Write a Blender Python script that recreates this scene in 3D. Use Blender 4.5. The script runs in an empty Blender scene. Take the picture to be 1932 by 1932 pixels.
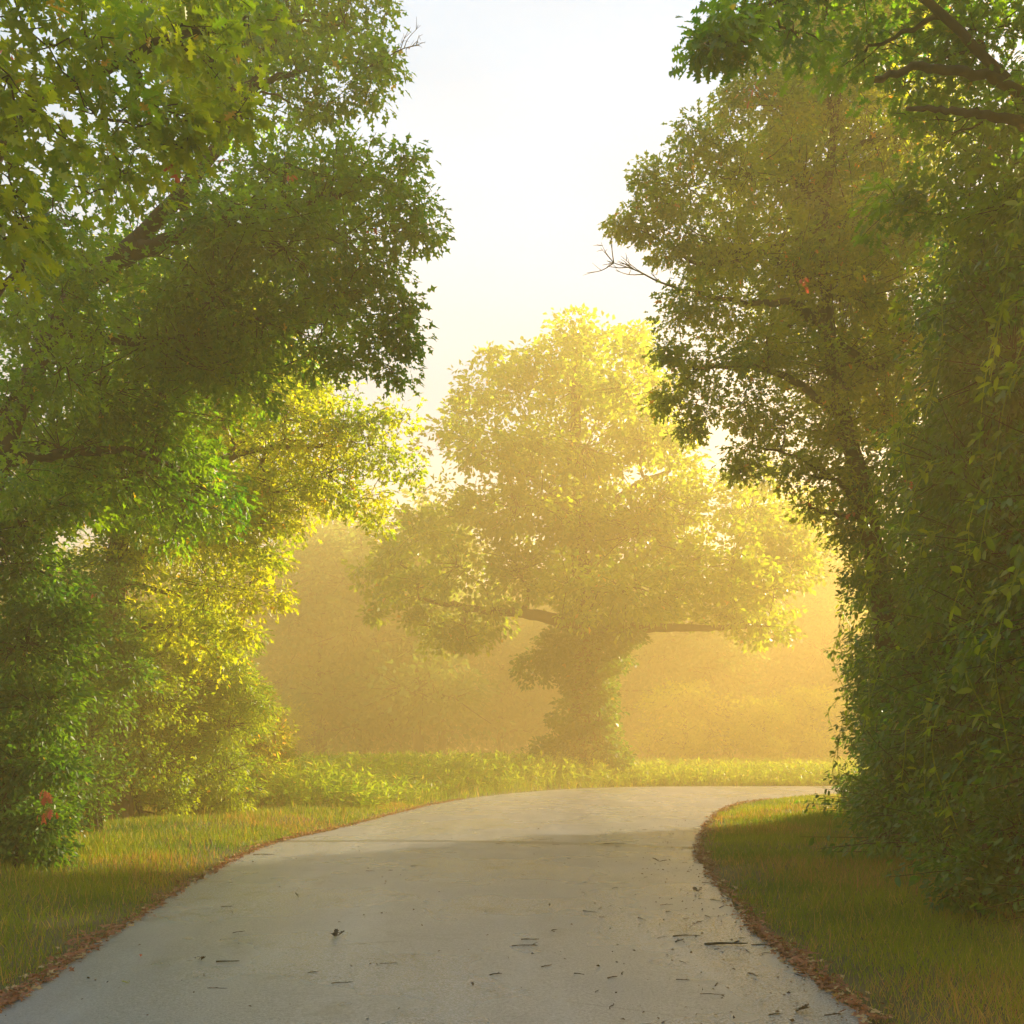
import bpy, math, random
import numpy as np
from mathutils import Vector
R = math.radians
SC = bpy.context.scene
COL = SC.collection
rng = np.random.default_rng(11)
random.seed(5)

# ------------------------------------------------------------------ camera
F = 1900.0; HV = 1400.0; W = 1932.0; EYE = 1.6      # lens in picture units, horizon row, eye height
cam_d = bpy.data.cameras.new('camera'); cam = bpy.data.objects.new('camera', cam_d); COL.objects.link(cam)
cam.location = (0, 0, EYE); cam.rotation_euler = (R(90), 0, 0)
cam_d.sensor_width = 36; cam_d.lens = 36 * F / W
cam_d.shift_y = (HV - W / 2) / W
cam_d.clip_end = 1500; cam_d.clip_start = 0.05
SC.camera = cam

# ------------------------------------------------------------------ sky and sun
SUN_AZ, SUN_EL = 55.5, 20.5                          # degrees right of the view axis, above the horizon
w = bpy.data.worlds.new('World'); SC.world = w; w.use_nodes = True
nt = w.node_tree; nt.nodes.clear()
out = nt.nodes.new('ShaderNodeOutputWorld'); bg = nt.nodes.new('ShaderNodeBackground')
sky = nt.nodes.new('ShaderNodeTexSky'); sky.sky_type = 'NISHITA'; sky.sun_disc = False
sky.sun_elevation = R(SUN_EL); sky.sun_rotation = R(SUN_AZ)
sky.air_density = 1.0; sky.dust_density = 2.0; sky.ozone_density = 1.0
tc = nt.nodes.new('ShaderNodeTexCoord'); mp = nt.nodes.new('ShaderNodeMapping'); mp.inputs['Scale'].default_value = (1.2, 1.2, 4.0)
nz = nt.nodes.new('ShaderNodeTexNoise'); nz.inputs['Scale'].default_value = 1.6; nz.inputs['Detail'].default_value = 5
rp = nt.nodes.new('ShaderNodeMapRange'); rp.inputs['From Min'].default_value = .35; rp.inputs['From Max'].default_value = .65
rp.inputs['To Min'].default_value = .62; rp.inputs['To Max'].default_value = .88
mx = nt.nodes.new('ShaderNodeMix'); mx.data_type = 'RGBA'
mx.inputs[7].default_value = (2.65, 4.6, 6.9, 1)      # thin high cloud
nt.links.new(tc.outputs['Generated'], mp.inputs['Vector']); nt.links.new(mp.outputs[0], nz.inputs['Vector'])
nt.links.new(nz.outputs['Fac'], rp.inputs['Value']); nt.links.new(rp.outputs[0], mx.inputs[0])
nt.links.new(sky.outputs[0], mx.inputs[6]); nt.links.new(mx.outputs[2], bg.inputs['Color'])
bg.inputs['Strength'].default_value = 0.050
nt.links.new(bg.outputs[0], out.inputs['Surface'])

sd = bpy.data.lights.new('sun', 'SUN'); sun = bpy.data.objects.new('sun', sd); COL.objects.link(sun)
sd.energy = 5.0; sd.angle = R(0.6); sd.color = (1.0, 0.82, 0.54)
S = Vector((math.sin(R(SUN_AZ)) * math.cos(R(SUN_EL)), math.cos(R(SUN_AZ)) * math.cos(R(SUN_EL)), math.sin(R(SUN_EL))))
sun.rotation_euler = S.to_track_quat('Z', 'Y').to_euler()

SC.view_settings.view_transform = 'Standard'; SC.view_settings.look = 'None'
SC.view_settings.exposure = 2.2; SC.view_settings.gamma = 1
cy = SC.cycles
cy.max_bounces = 6; cy.diffuse_bounces = 3; cy.glossy_bounces = 2; cy.transmission_bounces = 4; cy.volume_bounces = 1
cy.transparent_max_bounces = 4; cy.sample_clamp_indirect = 4; cy.caustics_reflective = False; cy.caustics_refractive = False

# ------------------------------------------------------------------ helpers
def P(u, v, d):
    """place in the world that is seen at picture point (u, v) at a distance d"""
    return np.array(((u - W / 2) / F * d, d, EYE + (HV - v) / F * d))

def make_mesh(name, verts, polys_idx, poly_len, mat, parent=None, smooth=True):
    me = bpy.data.meshes.new(name)
    nv, nl, npoly = len(verts), len(polys_idx), len(poly_len)
    me.vertices.add(nv); me.vertices.foreach_set('co', np.ascontiguousarray(verts, dtype=np.float32).ravel())
    me.loops.add(nl); me.loops.foreach_set('vertex_index', np.ascontiguousarray(polys_idx, dtype=np.int32))
    me.polygons.add(npoly)
    st = np.zeros(npoly, np.int32); st[1:] = np.cumsum(poly_len)[:-1]
    me.polygons.foreach_set('loop_start', st)
    me.polygons.foreach_set('loop_total', np.asarray(poly_len, np.int32))
    me.update(calc_edges=True)
    if not smooth: me.polygons.foreach_set('use_smooth', np.zeros(npoly, bool))
    me.materials.append(mat)
    o = bpy.data.objects.new(name, me); COL.objects.link(o)
    if parent is not None: o.parent = parent
    return o

def empty(name, loc, label, cat, group=None):
    o = bpy.data.objects.new(name, None); COL.objects.link(o); o.location = loc; o.empty_display_size = .2
    o['label'] = label; o['category'] = cat
    if group: o['group'] = group
    return o

def tag(o, label=None, cat=None, group=None, kind=None):
    if label: o['label'] = label
    if cat: o['category'] = cat
    if group: o['group'] = group
    if kind: o['kind'] = kind
    return o

class Soup:
    """collects pieces of geometry, then links them as one mesh"""
    def __init__(s): s.v = []; s.i = []; s.l = []; s.n = 0
    def add(s, v, i, l):
        s.v.append(np.asarray(v, float)); s.i.append(np.asarray(i, np.int64) + s.n); s.l.append(np.asarray(l, np.int64)); s.n += len(v)
    def build(s, name, mat, parent=None, smooth=True):
        v = np.concatenate(s.v)
        if parent is not None: v = v - np.array(parent.location)
        return make_mesh(name, v, np.concatenate(s.i), np.concatenate(s.l), mat, parent, smooth)

def unit(a):
    return a / (np.linalg.norm(a, axis=-1, keepdims=True) + 1e-9)

def spline(pts, n):
    """smooth curve through the points"""
    pts = np.asarray(pts, float)
    if len(pts) < 3:
        t = np.linspace(0, 1, n)[:, None]; return pts[0] * (1 - t) + pts[-1] * t
    p = np.vstack([2 * pts[0] - pts[1], pts, 2 * pts[-1] - pts[-2]])
    seg = len(pts) - 1; tt = np.linspace(0, seg - 1e-6, n); k = tt.astype(int); t = (tt - k)[:, None]
    a, b, c, d = p[k], p[k + 1], p[k + 2], p[k + 3]
    return .5 * ((2 * b) + (-a + c) * t + (2 * a - 5 * b + 4 * c - d) * t ** 2 + (-a + 3 * b - 3 * c + d) * t ** 3)

def tubes(soup, paths, radii, sides):
    """paths (N,K,3), radii (N,K)"""
    paths = np.asarray(paths, float); radii = np.asarray(radii, float)
    N, K, _ = paths.shape
    tan = unit(np.gradient(paths, axis=1))
    ref = np.where(np.abs(tan[..., 2:3]) > .9, np.array([1., 0, 0]), np.array([0, 0, 1.]))
    ref = np.broadcast_to(ref[:, :1] * 0 + np.where(np.abs(tan[:, :1, 2:3]) > .8, np.array([1., 0, 0]), np.array([0, 0, 1.])), tan.shape)
    a = unit(np.cross(tan, ref)); b = np.cross(tan, a)
    th = np.linspace(0, 2 * np.pi, sides, endpoint=False)
    ring = a[:, :, None] * np.cos(th)[None, None, :, None] + b[:, :, None] * np.sin(th)[None, None, :, None]
    v = paths[:, :, None] + ring * radii[:, :, None, None]
    v = v.reshape(-1, 3)
    base = (np.arange(N) * K * sides)[:, None, None]
    k = np.arange(K - 1)[None, :, None] * sides; s = np.arange(sides)[None, None, :]; s2 = (s + 1) % sides
    q = np.stack([base + k + s, base + k + s2, base + k + sides + s2, base + k + sides + s], -1).reshape(-1)
    soup.add(v, q, np.full(N * (K - 1) * sides, 4))

# leaf shapes: x across, y along, z up; two folded halves
def leaf_template(half, fold=.18, curl=-.15):
    h = np.array(half, float); n = len(h)
    L = [(0, 0, 0)] + [(x, y, abs(x) * fold + curl * y * y) for x, y in h] + [(0, 1, curl)]
    Rr = [(-x, y, abs(x) * fold + curl * y * y) for x, y in h]
    v = np.array(L + Rr, float)
    f1 = list(range(0, n + 2)); f2 = [0, n + 1] + list(range(2 * n + 1, n + 1, -1))
    return v, [f1, f2]
OAK = leaf_template([(.05, .08), (.20, .20), (.07, .30), (.36, .42), (.12, .53), (.38, .72), (.12, .74), (.17, .93)])
LOBED = leaf_template([(.20, .22), (.07, .38), (.34, .58), (.09, .70)])
OVAL = leaf_template([(.22, .28), (.20, .68)])
LANCE = leaf_template([(.14, .35)])
RHOMB = (np.array([(0, 0, 0), (.32, .5, .1), (0, 1, -.1), (-.32, .5, .1)], float), [[0, 1, 2, 3]])

def scatter(soup, tmpl, pos, axis, nrm, size):
    tv, tf = tmpl
    y = unit(axis); x = unit(np.cross(y, nrm)); z = np.cross(x, y)
    N = len(pos)
    v = pos[:, None] + size[:, None, None] * (x[:, None] * tv[None, :, 0:1] + y[:, None] * tv[None, :, 1:2] + z[:, None] * tv[None, :, 2:3])
    k = len(tv); idx = np.concatenate([np.array(f) for f in tf]); ln = [len(f) for f in tf]
    soup.add(v.reshape(-1, 3), (np.arange(N)[:, None] * k + idx[None]).ravel(), np.tile(ln, N))

def rdir(n):
    return unit(rng.normal(size=(n, 3)))

def cluster_leaves(soup, tmpl, cents, outward, crad, nl, size, flat=.65, droop=.25):
    """a sprig of nl leaves round each centre"""
    M = len(cents)
    c = np.repeat(cents, nl, 0); o = np.repeat(outward, nl, 0); cr = np.repeat(np.broadcast_to(crad, (M,)), nl)
    d = rdir(M * nl); r = rng.random(M * nl) ** .45
    off = d * (r * cr)[:, None]; off[:, 2] *= flat
    pos = c + off
    ax = unit(off / cr[:, None] * .9 + o * .35 + rdir(M * nl) * .5 + np.array([0, 0, -droop]))
    nr = unit(np.array([0, 0, 1.]) * .8 + d * .5 + rdir(M * nl) * .75)
    sz = size * rng.uniform(.6, 1.2, M * nl)
    scatter(soup, tmpl, pos, ax, nr, sz)

# ------------------------------------------------------------------ materials
def mat_base(name):
    m = bpy.data.materials.new(name); m.use_nodes = True; t = m.node_tree; t.nodes.clear()
    return m, t, t.nodes.new('ShaderNodeOutputMaterial')

def leaf_mat(name, c1, c2, c3, rare=.96, trans=.48, tr_gain=2.7, rough=.40, spec=.45, nscale=1.3):
    m, t, o = mat_base(name); n = t.nodes; l = t.links
    geo = n.new('ShaderNodeNewGeometry'); tcd = n.new('ShaderNodeTexCoord')
    noi = n.new('ShaderNodeTexNoise'); noi.inputs['Scale'].default_value = nscale; noi.inputs['Detail'].default_value = 2
    l.new(tcd.outputs['Object'], noi.inputs['Vector'])
    ad = n.new('ShaderNodeMath'); ad.operation = 'MULTIPLY_ADD'; ad.inputs[1].default_value = .55
    su = n.new('ShaderNodeMath'); su.operation = 'MULTIPLY_ADD'; su.inputs[1].default_value = 2.2; su.inputs[2].default_value = -.86
    l.new(noi.outputs['Fac'], su.inputs[0]); l.new(geo.outputs['Random Per Island'], ad.inputs[0]); l.new(su.outputs[0], ad.inputs[2])
    mix = n.new('ShaderNodeMix'); mix.data_type = 'RGBA'; mix.clamp_factor = True
    l.new(ad.outputs[0], mix.inputs[0]); mix.inputs[6].default_value = (*c1, 1); mix.inputs[7].default_value = (*c2, 1)
    gt = n.new('ShaderNodeMath'); gt.operation = 'GREATER_THAN'; gt.inputs[1].default_value = 1 - (1 - rare) * (.3 if rare > .95 else 1)
    l.new(geo.outputs['Random Per Island'], gt.inputs[0])
    mix2 = n.new('ShaderNodeMix'); mix2.data_type = 'RGBA'; l.new(gt.outputs[0], mix2.inputs[0]); l.new(mix.outputs[2], mix2.inputs[6]); mix2.inputs[7].default_value = (*c3, 1)
    p = n.new('ShaderNodeBsdfPrincipled'); l.new(mix2.outputs[2], p.inputs['Base Color'])
    p.inputs['Roughness'].default_value = rough; p.inputs['Specular IOR Level'].default_value = spec
    tr = n.new('ShaderNodeBsdfTranslucent')
    g = n.new('ShaderNodeMix'); g.data_type = 'RGBA'; g.blend_type = 'MULTIPLY'; g.inputs[0].default_value = 1
    l.new(mix2.outputs[2], g.inputs[6]); g.inputs[7].default_value = (tr_gain * 1.15, tr_gain, tr_gain * .45, 1)
    l.new(g.outputs[2], tr.inputs['Color'])
    ms = n.new('ShaderNodeMixShader'); ms.inputs[0].default_value = trans
    l.new(p.outputs[0], ms.inputs[1]); l.new(tr.outputs[0], ms.inputs[2]); l.new(ms.outputs[0], o.inputs['Surface'])
    return m

def solid_mat(name, c1, c2, scale=8, rough=.85, bump=.4, stretch=(1, 1, 1), spec=.3, detail=5):
    m, t, o = mat_base(name); n = t.nodes; l = t.links
    tcd = n.new('ShaderNodeTexCoord'); mpn = n.new('ShaderNodeMapping'); mpn.inputs['Scale'].default_value = stretch
    noi = n.new('ShaderNodeTexNoise'); noi.inputs['Scale'].default_value = scale; noi.inputs['Detail'].default_value = detail
    l.new(tcd.outputs['Object'], mpn.inputs[0]); l.new(mpn.outputs[0], noi.inputs['Vector'])
    rmp = n.new('ShaderNodeMapRange'); rmp.inputs['From Min'].default_value = .35; rmp.inputs['From Max'].default_value = .65
    l.new(noi.outputs['Fac'], rmp.inputs['Value'])
    mix = n.new('ShaderNodeMix'); mix.data_type = 'RGBA'; l.new(rmp.outputs[0], mix.inputs[0])
    mix.inputs[6].default_value = (*c1, 1); mix.inputs[7].default_value = (*c2, 1)
    p = n.new('ShaderNodeBsdfPrincipled'); l.new(mix.outputs[2], p.inputs['Base Color'])
    p.inputs['Roughness'].default_value = rough; p.inputs['Specular IOR Level'].default_value = spec
    if bump:
        b = n.new('ShaderNodeBump'); b.inputs['Strength'].default_value = bump; b.inputs['Distance'].default_value = .03
        l.new(noi.outputs['Fac'], b.inputs['Height']); l.new(b.outputs[0], p.inputs['Normal'])
    l.new(p.outputs[0], o.inputs['Surface'])
    return m

M = {}
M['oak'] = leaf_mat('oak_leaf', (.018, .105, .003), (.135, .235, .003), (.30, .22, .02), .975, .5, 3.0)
M['oakback'] = leaf_mat('oak_leaf_sun_tint', (.055, .140, .004), (.210, .265, .004), (.32, .20, .02), .97, .5, 3.0)  # lighter copy of the oak leaf, sunlit yellow put into its colour
M['sunny'] = leaf_mat('oak_leaf_sun_tint_strong', (.090, .170, .003), (.300, .320, .005), (.36, .20, .02), .97, .55, 3.0)  # strongest copy: sunlight on the back oak painted as yellow leaf colour
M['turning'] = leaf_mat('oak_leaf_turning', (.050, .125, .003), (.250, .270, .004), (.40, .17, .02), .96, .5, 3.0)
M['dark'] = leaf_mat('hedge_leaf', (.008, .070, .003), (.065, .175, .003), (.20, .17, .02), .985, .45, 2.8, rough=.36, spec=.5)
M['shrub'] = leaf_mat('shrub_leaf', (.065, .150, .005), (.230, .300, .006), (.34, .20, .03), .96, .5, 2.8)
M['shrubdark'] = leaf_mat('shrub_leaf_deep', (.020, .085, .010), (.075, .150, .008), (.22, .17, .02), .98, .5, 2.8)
M['redshrub'] = leaf_mat('turning_leaf', (.13, .19, .008), (.32, .33, .012), (.50, .30, .06), .93, .5, 2.6)
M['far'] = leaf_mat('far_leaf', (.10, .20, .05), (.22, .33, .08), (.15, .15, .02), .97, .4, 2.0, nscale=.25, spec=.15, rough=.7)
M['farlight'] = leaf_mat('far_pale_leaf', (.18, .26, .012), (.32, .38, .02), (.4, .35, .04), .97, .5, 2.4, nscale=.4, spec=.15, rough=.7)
M['red'] = leaf_mat('red_leaf', (.42, .06, .045), (.55, .16, .09), (.4, .2, .05), .9, .45, 1.5)
M['grass'] = leaf_mat('grass_blade', (.045, .125, .003), (.190, .240, .006), (.36, .26, .07), .93, .45, 2.2, rough=.5, spec=.3, nscale=.55)
M['grassdrysun'] = leaf_mat('dry_sunlit_blade', (.24, .18, .025), (.42, .27, .08), (.42, .20, .10), .8, .4, 1.6, rough=.6, spec=.2)
M['weed'] = leaf_mat('weed_leaf', (.13, .24, .006), (.26, .34, .010), (.30, .26, .06), .94, .5, 2.4)  # raised brightness stands in for sunlight; the big oak shades the weeds
M['litter'] = leaf_mat('fallen_leaf', (.20, .075, .035), (.36, .15, .075), (.42, .30, .14), .85, .2, 1.3, rough=.7, nscale=3)
M['darkleaf'] = leaf_mat('curled_brown_leaf', (.035, .022, .014), (.075, .045, .025), (.1, .06, .03), .9, .1, 1.2, rough=.7)
M['bark'] = solid_mat('bark', (.016, .011, .008), (.050, .035, .024), 9, .9, .9, (1, 1, .25))
M['pinkbark'] = solid_mat('bark_pale', (.10, .07, .05), (.22, .15, .11), 9, .9, .6, (1, 1, .3))
M['twig'] = solid_mat('twig_bark', (.022, .017, .013), (.06, .046, .034), 20, .9, .3)

# ------------------------------------------------------------------ road shape
LEFT = [(-2.6, -6), (-2.8, 0), (-3.02, 5), (-3.12, 6.7), (-3.35, 8.7), (-3.70, 12.8), (-3.72, 16), (-3.25, 18.2), (-2.56, 22.5), (-1.76, 26.6), (-.48, 30.2), (1.55, 33.6), (4.2, 35.6), (8, 36.2), (14, 36.0), (24, 34.5), (60, 28)]
RIGHT = [(2.4, -6), (2.25, 0), (2.05, 5), (2.03, 6.9), (2.06, 7.9), (2.13, 9.4), (2.48, 13), (2.74, 14.8), (3.65, 19), (5.0, 23.8), (6.6, 27.2), (9.0, 29.6), (13, 30.4), (22, 29.4), (58, 22.5)]
Lc = spline([(x, y, 0) for x, y in LEFT], 420)[:, :2]
Rc = spline([(x, y, 0) for x, y in RIGHT], 420)[:, :2]
EDGE = np.vstack([Lc, Rc])
POLY = np.vstack([Lc, Rc[::-1]])

def road_dist(xy):
    """distance outside the road edge (negative on the road)"""
    xy = np.asarray(xy, float); outd = np.empty(len(xy)); 
    for s in range(0, len(xy), 20000):
        q = xy[s:s + 20000]
        d = np.sqrt(((q[:, None] - EDGE[None, ::2]) ** 2).sum(-1)).min(1)
        x, y = q[:, 0:1], q[:, 1:2]
        a = POLY[None]; b = np.roll(POLY, -1, 0)[None]
        c = ((a[..., 1] > y) != (b[..., 1] > y)) & (x < (b[..., 0] - a[..., 0]) * (y - a[..., 1]) / (b[..., 1] - a[..., 1] + 1e-12) + a[..., 0])
        ins = c.sum(1) % 2 == 1
        outd[s:s + 20000] = np.where(ins, -d, d)
    return outd

def height(x, y, rd=None):
    if rd is None: rd = road_dist(np.stack([x, y], 1))
    k = np.clip(rd / 2.5, 0, 1); k = k * k * (3 - 2 * k)
    h = k * (.10 + .05 * np.sin(x * .9 + 1.3) * np.cos(y * .7) + .03 * np.sin(x * 2.3) * np.sin(y * 1.9 + 2))
    return h - .02 * (rd < 0)

# ground sheet
def axis_pts(lo, hi, fine_lo, fine_hi, step):
    a = list(np.arange(fine_lo, fine_hi + 1e-6, step)); s = step; v = fine_hi
    while v < hi: s *= 1.35; v = min(v + s, hi); a.append(v)
    s = step; v = fine_lo
    while v > lo: s *= 1.35; v = max(v - s, lo); a.insert(0, v)
    return np.array(a)
gx = axis_pts(-240, 240, -12, 12, .3); gy = axis_pts(-60, 260, 2, 42, .3)
X, Y = np.meshgrid(gx, gy); xs, ys = X.ravel(), Y.ravel()
rd = road_dist(np.stack([xs, ys], 1))
zs = height(xs, ys, rd) - .005
nx, ny = len(gx), len(gy)
i0 = (np.arange(ny - 1)[:, None] * nx + np.arange(nx - 1)[None]).ravel()
quads = np.stack([i0, i0 + 1, i0 + nx + 1, i0 + nx], 1).ravel()
m_ground = solid_mat('verge_soil', (.050, .052, .018), (.105, .085, .035), 1.4, .95, .6)
g = make_mesh('ground', np.stack([xs, ys, zs], 1), quads, np.full(len(i0), 4), m_ground); tag(g, kind='structure')

# road sheet
m, t, o = mat_base('asphalt'); n = t.nodes; l = t.links
tcd = n.new('ShaderNodeTexCoord')
def noise(scale, detail=4, vec=None, rough=.55):
    q = n.new('ShaderNodeTexNoise'); q.inputs['Scale'].default_value = scale; q.inputs['Detail'].default_value = detail; q.inputs['Roughness'].default_value = rough
    l.new(vec or tcd.outputs['Object'], q.inputs['Vector']); return q
def mrange(sock, a, b, c, d):
    q = n.new('ShaderNodeMapRange'); q.inputs[1].default_value = a; q.inputs[2].default_value = b; q.inputs[3].default_value = c; q.inputs[4].default_value = d
    l.new(sock, q.inputs[0]); return q.outputs[0]
def mixc(f, a, b, bt='MIX'):
    q = n.new('ShaderNodeMix'); q.data_type = 'RGBA'; q.blend_type = bt; q.clamp_factor = True
    if isinstance(f, float): q.inputs[0].default_value = f
    else: l.new(f, q.inputs[0])
    for k, c in ((6, a), (7, b)):
        if isinstance(c, tuple): q.inputs[k].default_value = (*c, 1)
        else: l.new(c, q.inputs[k])
    return q.outputs[2]
big = noise(.45, 3); fine = noise(60, 4, rough=.8); midn = noise(7, 4)
smap = n.new('ShaderNodeMapping'); smap.inputs['Scale'].default_value = (1.6, .18, 1); l.new(tcd.outputs['Object'], smap.inputs[0])
strk = noise(1.1, 4, smap.outputs[0])
c = mixc(mrange(fine.outputs['Fac'], .36, .72, 0, 1), (.068, .069, .070), (.54, .55, .56))
c = mixc(mrange(big.outputs['Fac'], .38, .62, 0, .5), c, (.20, .202, .205))
c = mixc(mrange(strk.outputs['Fac'], .5, .7, 0, .45), c, (.38, .385, .39))
spk = noise(32, 2, rough=.8); c = mixc(mrange(spk.outputs['Fac'], .66, .70, 0, .75), c, (.035, .033, .03))
vo = n.new('ShaderNodeTexVoronoi'); vo.feature = 'DISTANCE_TO_EDGE'; vo.inputs['Scale'].default_value = .55
wv = n.new('ShaderNodeMix'); wv.data_type = 'RGBA'; wv.inputs[0].default_value = .12; l.new(tcd.outputs['Object'], wv.inputs[6]); l.new(noise(2.2, 5).outputs['Color'], wv.inputs[7]); l.new(wv.outputs[2], vo.inputs['Vector'])
ck = n.new('ShaderNodeMath'); ck.operation = 'MULTIPLY'; l.new(mrange(vo.outputs['Distance'], 0, .006, .55, 0), ck.inputs[0]); l.new(mrange(noise(.5, 2).outputs['Fac'], .5, .6, 0, 1), ck.inputs[1])
c = mixc(ck.outputs[0], c, (.04, .038, .034))
st_ = noise(1.7, 5, rough=.7); c = mixc(mrange(st_.outputs['Fac'], .56, .66, 0, .35), c, (.07, .062, .05))
# joint between two surfacing runs
sx = n.new('ShaderNodeSeparateXYZ'); l.new(tcd.outputs['Object'], sx.inputs[0])
jn = n.new('ShaderNodeMath'); jn.operation = 'MULTIPLY_ADD'; jn.inputs[1].default_value = .16; l.new(sx.outputs[0], jn.inputs[0]); l.new(sx.outputs[1], jn.inputs[2])
jw = n.new('ShaderNodeMath'); jw.operation = 'MULTIPLY_ADD'; jw.inputs[1].default_value = .35; l.new(midn.outputs['Fac'], jw.inputs[0]); l.new(jn.outputs[0], jw.inputs[2])
jc = n.new('ShaderNodeMath'); jc.operation = 'COMPARE'; jc.inputs[1].default_value = 15.65; jc.inputs[2].default_value = .16; l.new(jw.outputs[0], jc.inputs[0])
jm = n.new('ShaderNodeMath'); jm.operation = 'MULTIPLY'; jm.inputs[1].default_value = .6; l.new(jc.outputs[0], jm.inputs[0])
c = mixc(jm.outputs[0], c, (.05, .048, .045))
p = n.new('ShaderNodeBsdfPrincipled'); l.new(c, p.inputs['Base Color'])
l.new(mrange(big.outputs['Fac'], .35, .65, .22, .34), p.inputs['Roughness']); p.inputs['Specular IOR Level'].default_value = .95
b1 = n.new('ShaderNodeBump'); b1.inputs['Strength'].default_value = .6; b1.inputs['Distance'].default_value = .008; l.new(fine.outputs['Fac'], b1.inputs['Height'])
b2 = n.new('ShaderNodeBump'); b2.inputs['Strength'].default_value = .10; b2.inputs['Distance'].default_value = .02; l.new(midn.outputs['Fac'], b2.inputs['Height']); l.new(b1.outputs[0], b2.inputs['Normal'])
l.new(b2.outputs[0], p.inputs['Normal']); l.new(p.outputs[0], o.inputs['Surface'])
m_road = m
K = 13; t_ = np.linspace(0, 1, K)
wob = lambda n_, s: np.convolve(np.random.default_rng(s).normal(size=n_), np.ones(3) / 3, 'same') * .045
Lw = Lc.copy(); Lw[:, 0] += wob(420, 1); Rw = Rc.copy(); Rw[:, 0] += wob(420, 2)
rv = Lw[:, None] * (1 - t_)[None, :, None] + Rw[:, None] * t_[None, :, None]
crown_z = .012 + .05 * (1 - (2 * t_ - 1) ** 2)
rv = np.concatenate([rv, np.broadcast_to(crown_z[None, :, None], (420, K, 1))], 2).reshape(-1, 3)
i0 = (np.arange(419)[:, None] * K + np.arange(K - 1)[None]).ravel()
quads = np.stack([i0, i0 + 1, i0 + K + 1, i0 + K], 1).ravel()
tag(make_mesh('road', rv, quads, np.full(len(i0), 4), m_road), kind='structure')

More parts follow.
